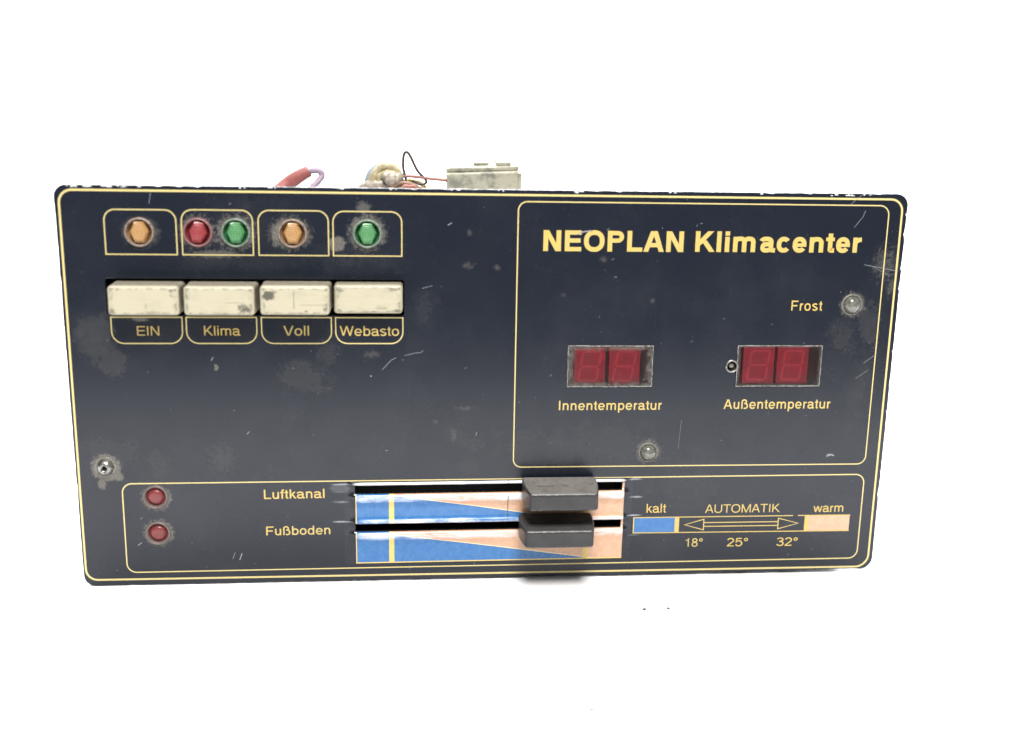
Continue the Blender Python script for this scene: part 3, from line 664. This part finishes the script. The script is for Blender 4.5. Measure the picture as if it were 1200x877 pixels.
LM = {'amber': AMBER, 'red': RED, 'green': GREEN}
LB = ['amber lamp above the first button', 'red lamp above the second button', 'green lamp beside the red one above the second button', 'amber lamp above the third button', 'green lamp above the fourth button']
def emp(name, loc, parent, label):
    e = bpy.data.objects.new(name, None); C.objects.link(e); e.parent = parent; e.location = Vector(loc) * MM; e.empty_display_size = .002; e['label'] = label; return e
for (x, z, k), lb in zip(LAMPS, LB):
    L0 = emp('indicator_lamp', (x, 0, z), root, lb)
    m1 = coll_me.copy(); m1.materials.clear(); m1.materials.append(COLL[k]); place('collar', m1, None, L0, (0, 0, 0))
    m2 = well_me.copy(); m2.materials.clear(); m2.materials.append(WELL[k]); place('lens_surround', m2, None, L0, (0, 0, 0))
    m3 = hex_lens(); m3.materials.append(LM[k]); o = place('lens', m3, None, L0, (0, 0, 0)); o.rotation_euler[1] = math.radians({'red': 9}.get(k, 0))
round_me = lathe_mesh('lens', [(.05, -.25), (1.2, -.22), (1.85, -.12), (2.0, .05), (2.45, .55), (3.0, .75)], cf=True)
DUSTRED = NT('dusty_red_lens'); DUSTRED.P(Base_Color=DUSTRED.mix(DUSTRED.mr(DUSTRED.noise(.9, 5, .75), .35, .7), (0.19, 0.027, 0.026), (0.10, 0.028, 0.026)), Roughness=.33)
low_coll = lathe_mesh('collar', [(2.75, .9), (2.95, -.1), (3.1, -.45), (3.4, -.5), (3.65, -.3), (3.75, .2)])
for (x, z), lb in zip(LOW, ('dusty red lamp, upper of the two left of the sliders', 'dusty red lamp, lower of the two left of the sliders')):
    L0 = emp('indicator_lamp', (x, 0, z), root, lb)
    m1 = low_coll.copy(); m1.materials.append(COLL['dull']); place('collar', m1, None, L0, (0, 0, 0))
    m3 = round_me.copy(); m3.materials.append(DUSTRED.m); place('lens', m3, None, L0, (0, 0, 0))
    m2 = lathe_mesh('lens_surround', [(2.9, .2), (2.8, 1.3)], cl=True); m2.materials.append(WELL['red']); place('lens_surround', m2, None, L0, (0, 0, 0))
# clear domed lamps
for (x, z, r, lb) in ((107.35, 85.5, 2.75, 'clear domed lamp beside the word Frost'), (47.85, 39.95, 2.6, 'clear domed lamp at the bottom of the display frame')):
    L0 = emp('indicator_lamp', (x, 0, z), root, lb)
    pr = [(max(.03, r * .93 * math.sin(a)), -.3 - r * .75 * math.cos(a)) for a in [math.radians(q) for q in range(0, 91, 9)]]
    m1 = lathe_mesh('dome', pr + [(r * .93, .3)], cf=True); m1.materials.append(SMOKY); place('dome', m1, None, L0, (0, 0, 0))
    m1 = lathe_mesh('collar', [(r * .95, .2), (r * .97, -.35), (r * 1.08, -.42), (r * 1.16, -.2), (r * 1.18, .1)]); m1.materials.append(COLL['clear']); place('collar', m1, None, L0, (0, 0, 0))
    m1 = lathe_mesh('lamp_seat', [(.03, -.1), (r * .4, -.1), (r * .9, -.03)], cf=True); m1.materials.append(simple('bulb_seat', (.16, .155, .13), .5).m); place('lamp_seat', m1, None, L0, (0, 0, 0))
# screw at lower left
S0 = emp('screw', (-112.3, 0, 36.8), root, 'steel screw with a round socket at the lower left')
m1 = lathe_mesh('screw_head', [(.62, 1.0), (.66, -1.35), (.85, -1.75), (1.25, -1.8), (1.75, -1.5), (2.2, -.9), (2.45, -.3), (2.5, .1)]); m1.materials.append(STEEL); place('screw_head', m1, None, S0, (0, 0, 0))
m1 = lathe_mesh('socket', [(.03, -.5), (.64, -.5)], cf=True); m1.materials.append(BLACK); place('socket', m1, None, S0, (0, 0, 0))
m1 = lathe_mesh('washer', [(2.3, -.02), (2.35, -.3), (2.9, -.34), (3.1, -.2), (3.15, .05)]); m1.materials.append(COLL['clear']); place('washer', m1, None, S0, (0, 0, 0))
# small eyelet beside the right display
E0 = emp('eyelet', (72.0, 0, 66.7), root, 'small metal eyelet at the left edge of the right display')
m1 = lathe_mesh('eyelet_ring', [(1.45, 1.5), (1.45, -.25), (1.55, -.42), (1.8, -.45), (1.98, -.3), (2.05, .05)]); m1.materials.append(STEEL); place('eyelet_ring', m1, None, E0, (0, 0, 0))
m1 = lathe_mesh('pin', [(.03, .6), (.6, .6), (.75, .8), (.8, 2.5)], cf=True); m1.materials.append(simple('pin_grey', (.22, .20, .18), .5).m); place('pin', m1, None, E0, (.15, 0, -.05))

# displays -----------------------------------------------------------------------
digm = NT('red_display_block'); digm.P(Base_Color=digm.mix(digm.mr(digm.noise(.4, 4), .35, .65), (0.60, 0.022, 0.055), (0.48, 0.018, 0.044)), Roughness=.45)
segm = simple('unlit_segment', (0.74, 0.055, 0.09), .45).m
fr = NT('display_edge'); fr.P(Base_Color=fr.mix(fr.mr(fr.noise(1.4, 5, .75), .42, .6), (0.26, 0.25, 0.235), (0.06, 0.055, 0.052)), Roughness=.35)
BOARD = simple('brown_board', (0.065, 0.028, 0.028), .6).m
def pane_mat(dusty):
    t = NT('dusty_pane'); X = t.sep()
    ex = t.mr(t.ma('ABSOLUTE', X[0]), 9.8 if dusty else 11.6, 12.7); ez = t.mr(t.ma('ABSOLUTE', X[2]), 4.2 if dusty else 5.2, 6.2)
    e = t.ma('MULTIPLY', t.ma('MAXIMUM', ex, ez), t.mr(t.noise(.5, 5, .75), .38, .66, .12, .75 if dusty else .4))
    a = t.ma('ADD', e, t.mr(t.noise(.3, 5, .7, off=(9, 4, 2)), .5, .8, .0, .10)); a = t.ma('MINIMUM', a, .85)
    gl = t.n('ShaderNodeBsdfGlossy'); gl.inputs['Roughness'].default_value = .08; gl.inputs['Color'].default_value = (1, 1, 1, 1)
    tr = t.n('ShaderNodeBsdfTransparent'); tr.inputs['Color'].default_value = (.93, .86, .86, 1)
    fn = t.n('ShaderNodeFresnel'); fn.inputs['IOR'].default_value = 1.4
    mx = t.n('ShaderNodeMixShader'); t.t.links.new(fn.outputs[0], mx.inputs[0]); t.t.links.new(tr.outputs[0], mx.inputs[1]); t.t.links.new(gl.outputs[0], mx.inputs[2])
    t.P(Base_Color=(0.17, 0.145, 0.125), Roughness=.6)
    m2 = t.n('ShaderNodeMixShader'); t.t.links.new(a, m2.inputs[0]); t.t.links.new(mx.outputs[0], m2.inputs[1]); t.t.links.new(t.p.outputs[0], m2.inputs[2])
    t.t.links.new(m2.outputs[0], t.out.inputs[0]); return t.m
def digit(parent, x0, x1, z0, z1, slant):
    bm = bmesh.new(); box(bm, x0, x1, 1.0, 5, z0, z1, .15, 1); b = from_bm('digit_block', bm, digm.m, parent)
    bm = bmesh.new(); cx = (x0 + x1) / 2; hw = (x1 - x0) * .29; mz = (z0 + z1) / 2; hh = (z1 - z0) * .38; wd = .85; y = .985; g = .14
    sk = lambda x, z: (cx + x + (z) * slant, mz + z)
    for k, (a, c_) in enumerate([((-hw + g, hh), (hw - g, hh)), ((-hw + g, 0), (hw - g, 0)), ((-hw + g, -hh), (hw - g, -hh)), ((-hw, g + .3), (-hw, hh - g)), ((hw, g + .3), (hw, hh - g)), ((-hw, -hh + g), (-hw, -g - .3)), ((hw, -hh + g), (hw, -g - .3))]):
        ribbon(bm, [sk(*a), sk(*c_)], wd * .85, y - .01 * (k > 2))
    s = from_bm('segments', bm, segm, parent)
for (x0, x1, z0, z1, mods, dusty, lb) in ((22.4, 47.95, 60.4, 73.05, ((24.5, 33.9), (34.9, 44.4)), True, 'dusty red two digit display above Innentemperatur'),
                                   (73.5, 99.45, 60.4, 73.1, ((75.6, 85.3), (86.1, 95.8)), False, 'clearer red two digit display above Au\u00dfentemperatur')):
    cx, cz = (x0 + x1) / 2, (z0 + z1) / 2
    D0 = emp('display', (cx, 0, cz), root, lb)
    for a, b in mods: digit(D0, a - cx, b - cx, (60.7 if dusty else 60.9) - cz, (72.3 if dusty else 72.6) - cz, .16 if dusty else .10)
    bm = bmesh.new(); box(bm, x0 - cx - .5, x1 - cx + .5, 2.2, 2.6, z0 - cz - .5, z1 - cz + .5); from_bm('display_board', bm, BOARD, D0)
    bm = bmesh.new(); v = [bm.verts.new(q) for q in ((x0 - cx, -.02, z0 - cz), (x1 - cx, -.02, z0 - cz), (x1 - cx, -.02, z1 - cz), (x0 - cx, -.02, z1 - cz))]; bm.faces.new(v)
    r_ = bmesh.ops.extrude_face_region(bm, geom=list(bm.faces)); [setattr(q.co, 'y', .6) for q in r_['geom'] if isinstance(q, bmesh.types.BMVert)]
    bmesh.ops.recalc_face_normals(bm, faces=bm.faces)
    from_bm('pane', bm, pane_mat(dusty), D0)
    rr = random.Random(int(cx)); ol = []; il = []
    for (xa, za), (xb, zb) in (((x0, z0), (x1, z0)), ((x1, z0), (x1, z1)), ((x1, z1), (x0, z1)), ((x0, z1), (x0, z0))):
        for i in range(14):
            f_ = i / 14; j = rr.uniform(-.05, .1); ol.append((xa + (xb - xa) * f_ - cx + j * (1 if xa > cx else -1), za + (zb - za) * f_ - cz + rr.uniform(-.06, .06)))
            q = ol[-1]; il.append((q[0] * (1 - .22 / 12.8) , q[1] * (1 - rr.uniform(.20, .34) / 6.3)))
    m1 = plate_mesh('display_frame', [ol, il], -.22, .4, .04); m1.materials.append(fr.m); place('display_frame', m1, None, D0, (0, 0, 0))

# slider knobs ---------------------------------------------------------------------
for (x0, x1, z0, z1, tap, mt, lb) in ((9.4, 31.7, 26.0, 33.0, (1.3, 1.2, .75, .8), KNOB, 'black slider knob of the Luftkanal slot, dusty on top'), (8.6, 30.8, 14.5, 21.5, (1.1, 1.2, .75, .8), kn2, 'black slider knob of the Fu\u00dfboden slot')):
    cx, cz = (x0 + x1) / 2, (z0 + z1) / 2
    K0 = emp('slider_knob', (cx, -1.3, cz), root, lb)
    bm = bmesh.new(); box(bm, x0 - cx, x1 - cx, -13.4, 0, z0 - cz, z1 - cz, 0, 1, taper=tap)
    bmesh.ops.subdivide_edges(bm, edges=list(bm.edges), cuts=3, use_grid_fill=True)
    for v in bm.verts:                          # finger hollow in the long faces, belly in the ends
        u = (v.co.x) / ((x1 - x0) / 2); t_ = -v.co.y / 13.4
        if abs(v.co.x) > 8.5: v.co.x += math.copysign(.55 * math.sin(math.pi * t_), v.co.x)
        if v.co.z > 2: v.co.z -= .28 * math.sin(math.pi * t_) * (1 - u * u)
    es = [e for e in bm.edges if e.calc_face_angle(0) > .7]
    bmesh.ops.bevel(bm, geom=es, offset=.85, segments=4, profile=.5, affect='EDGES')
    from_bm('knob_cap', bm, mt, K0, smooth=True).modifiers.new('wn', 'WEIGHTED_NORMAL')
    bm = bmesh.new(); sz = (29.2 if z0 > 20 else 17.1) - cz; box(bm, -3.5, 3.5, -.2, 14, sz - .8, sz + .8, .1, 1)
    from_bm('slider_stem', bm, BLACK, K0)

# wiring and plugs on top of the housing ------------------------------------------------
def wmat(name, a, b, rough=.5):
    t = NT(name); t.P(Base_Color=t.mix(t.mr(t.noise(.5, 4, .7), .35, .65), a, b), Roughness=rough); return t.m
REDW = wmat('red_sleeve', (0.27, 0.075, 0.065), (0.20, 0.055, 0.05)); MAUV = wmat('mauve_wire', (0.30, 0.22, 0.29), (0.22, 0.17, 0.22)); CREAM = wmat('cream_tape', (0.46, 0.41, 0.26), (0.27, 0.22, 0.12))
WHT = wmat('white_sleeve', (0.42, 0.38, 0.32), (0.20, 0.16, 0.12)); BLK = wmat('black_wire', (0.03, 0.025, 0.025), (0.06, 0.04, 0.035)); THR = wmat('thin_red_wire', (0.30, 0.10, 0.08), (0.26, 0.12, 0.09))
BLU = wmat('grey_blue_wire', (0.30, 0.33, 0.37), (0.24, 0.27, 0.30)); YEL = wmat('yellow_wire', (0.62, 0.50, 0.14), (0.5, 0.38, 0.1)); BRN = wmat('brown_wire', (0.22, 0.12, 0.07), (0.16, 0.09, 0.05))
def wire(name, pts, r, mat, label=None, n=10):
    bm = bmesh.new(); tube(bm, pts, r, n); return from_bm(name, bm, mat, root, label, smooth=True)
D = 36
wire('wire_sleeve', [(-72, D - 3, 104), (-67, D - 2, 111), (-62, D, 115.8), (-58.2, D, 118.6), (-54.9, D, 120.4)], lambda t_: 2.5 - .75 * t_ * t_, REDW, 'red heat shrink sleeve on a wire end', 14)
wire('wire', [(-56, D, 119.9), (-53.6, D, 120.6), (-51.6, D, 120.3), (-51.0, D, 118.9), (-52.4, D - 1, 117.0), (-54.6, D - 2, 114), (-56.5, D - 2, 104)], .95, MAUV, 'mauve wire looping down from the red sleeve')
wire('wire_sleeve', [(-43, D + 8, 105), (-39.5, D + 3, 113.2), (-36, D, 116.2), (-31.5, D, 116.6), (-28, D, 114.5), (-26, D, 104)], 1.9, WHT, 'off white sleeve at the left of the wire bundle', 14)
wire('wire', [(-40, D + 6, 104), (-37.6, D + 3, 115), (-36.3, D + 2, 119.3), (-34.4, D + 2, 121.6), (-31.2, D + 2, 121.9), (-29, D + 3, 116), (-28, D + 3, 104)], 1.15, BLU)
wire('wire', [(-37.5, D + 1, 104), (-35.6, D, 116.6), (-34.2, D, 120.0), (-31.6, D - 1, 122.2), (-28.6, D - 1, 121.3), (-27.0, D - 1, 117), (-26.6, D, 104)], 1.45, CREAM, 'yellowish taped wire in the bundle', 12)
wire('wire', [(-33, D, 104), (-33.6, D - 1, 117.4), (-32.2, D - 2, 119.9), (-29.8, D - 2, 120.4), (-27, D - 2, 118.2), (-24, D - 1, 104)], .9, CREAM)
wire('plug', [(-31.8, D - 1, 120.3), (-30.2, D - 3, 118.9), (-28.3, D - 3, 118.3), (-26.2, D - 2, 119.9)], lambda t_: .9 + 1.35 * math.sin(math.pi * min(1, max(.08, t_))) , WHT, 'small white plug in the middle of the wire bundle', 14)
wire('wire', [(-27.6, D - 3, 117.9), (-25.2, D - 2, 118.1), (-25.9, D - 2, 121.8), (-25.8, D - 2, 125.4), (-25.0, D - 2, 126.7), (-23.8, D - 2, 125.6), (-21.6, D - 2, 121.2), (-19.2, D - 2, 118.6), (-18.9, D - 2, 117.4), (-20.6, D - 2, 116.9), (-23.2, D - 2, 118.0)], 1 * .42, BLK, 'thin black wire standing up in a loop')
wire('wire', [(-27.4, D - 2, 119.3), (-23, D - 2, 119.3), (-17.5, D - 2, 118.7), (-12.6, D - 2, 118.2), (-11.6, D - 2, 117.2), (-11.5, D - 2, 113), (-11.6, D - 2, 104)], .5, THR, 'thin red wire running to the connector')
wire('wire', [(-31, D - 4, 104), (-30, D - 4, 114.5), (-27.5, D - 4, 117.0), (-24.5, D - 4, 117.2), (-21.5, D - 4, 116.0), (-19, D - 3, 113.4), (-18, D - 3, 104)], .75, BRN)
wire('wire', [(-27, D - 2, 104), (-25.5, D - 1, 116.4), (-22.5, D, 117.6), (-19.6, D, 116.2), (-17.5, D, 112), (-17, D, 104)], .7, YEL)
wire('wire', [(-29, D - 5, 104), (-26.5, D - 5, 115.2), (-24, D - 5, 116.3), (-22, D - 5, 115.2), (-20.5, D - 5, 104)], .6, THR)
# connector block
K0 = emp('connector', (-1, D + 4, 107.0), root, 'aged cream connector block')
cm = NT('aged_cream_plastic'); cm.P(Base_Color=cm.mix(cm.mr(cm.noise(.22, 5, .7), .42, .66), (0.40, 0.38, 0.29), (0.18, 0.18, 0.14)), Roughness=.45)
bm = bmesh.new(); box(bm, -11.0, 11.3, -4, 9, -1.4, 15.6, .5, 2)
o = from_bm('connector_body', bm, cm.m, K0); 
bm = bmesh.new(); box(bm, -11.0, 11.3, -2.8, 9.2, 15.55, 17.0, .4, 2); from_bm('connector_lid', bm, cm.m, K0)
bm = bmesh.new(); box(bm, 4.5, 9.0, -2, 3, 16.9, 18.2, .3, 2); from_bm('latch', bm, cm.m, K0)
bm = bmesh.new(); box(bm, -2.4, 2.2, -1, 4, 16.9, 17.9, .3, 2); from_bm('latch', bm, cm.m, K0)
bm = bmesh.new(); box(bm, 11.2, 12.3, -3.4, 6, 0, 15.0, .3, 2); from_bm('connector_flange', bm, cm.m, K0)
K0.rotation_euler = (math.radians(17), math.radians(-2.2), 0)

# crumbs on the table -----------------------------------------------------------------
crm = simple('grey_crumb', (0.09, 0.085, 0.08), .7).m
def crumb(x, y, s, lb):
    bm = bmesh.new(); bmesh.ops.create_icosphere(bm, subdivisions=2, radius=1)
    for v in bm.verts: v.co = Vector((v.co.x * s[0], v.co.y * s[1], v.co.z * s[2])) * random.uniform(.75, 1.2)
    o = from_bm('crumb', bm, crm, smooth=True); o.location = Vector((x, y, -.5 + s[2] * .8)) * MM; o['label'] = lb; o['category'] = 'crumb'
CR = [(43.8, -23.8, (.5, .55, .3), 'tiny grey speck on the white surface, left of the pair below the panel'), (50.9, -23.6, (.4, .4, .3), 'tiny pale grey speck on the white surface, right of the pair below the panel'), (19.6, -78.7, (1.1, .55, .4), 'small faint crumb on the white surface, lowest in the picture')]
for a in CR: crumb(*a)
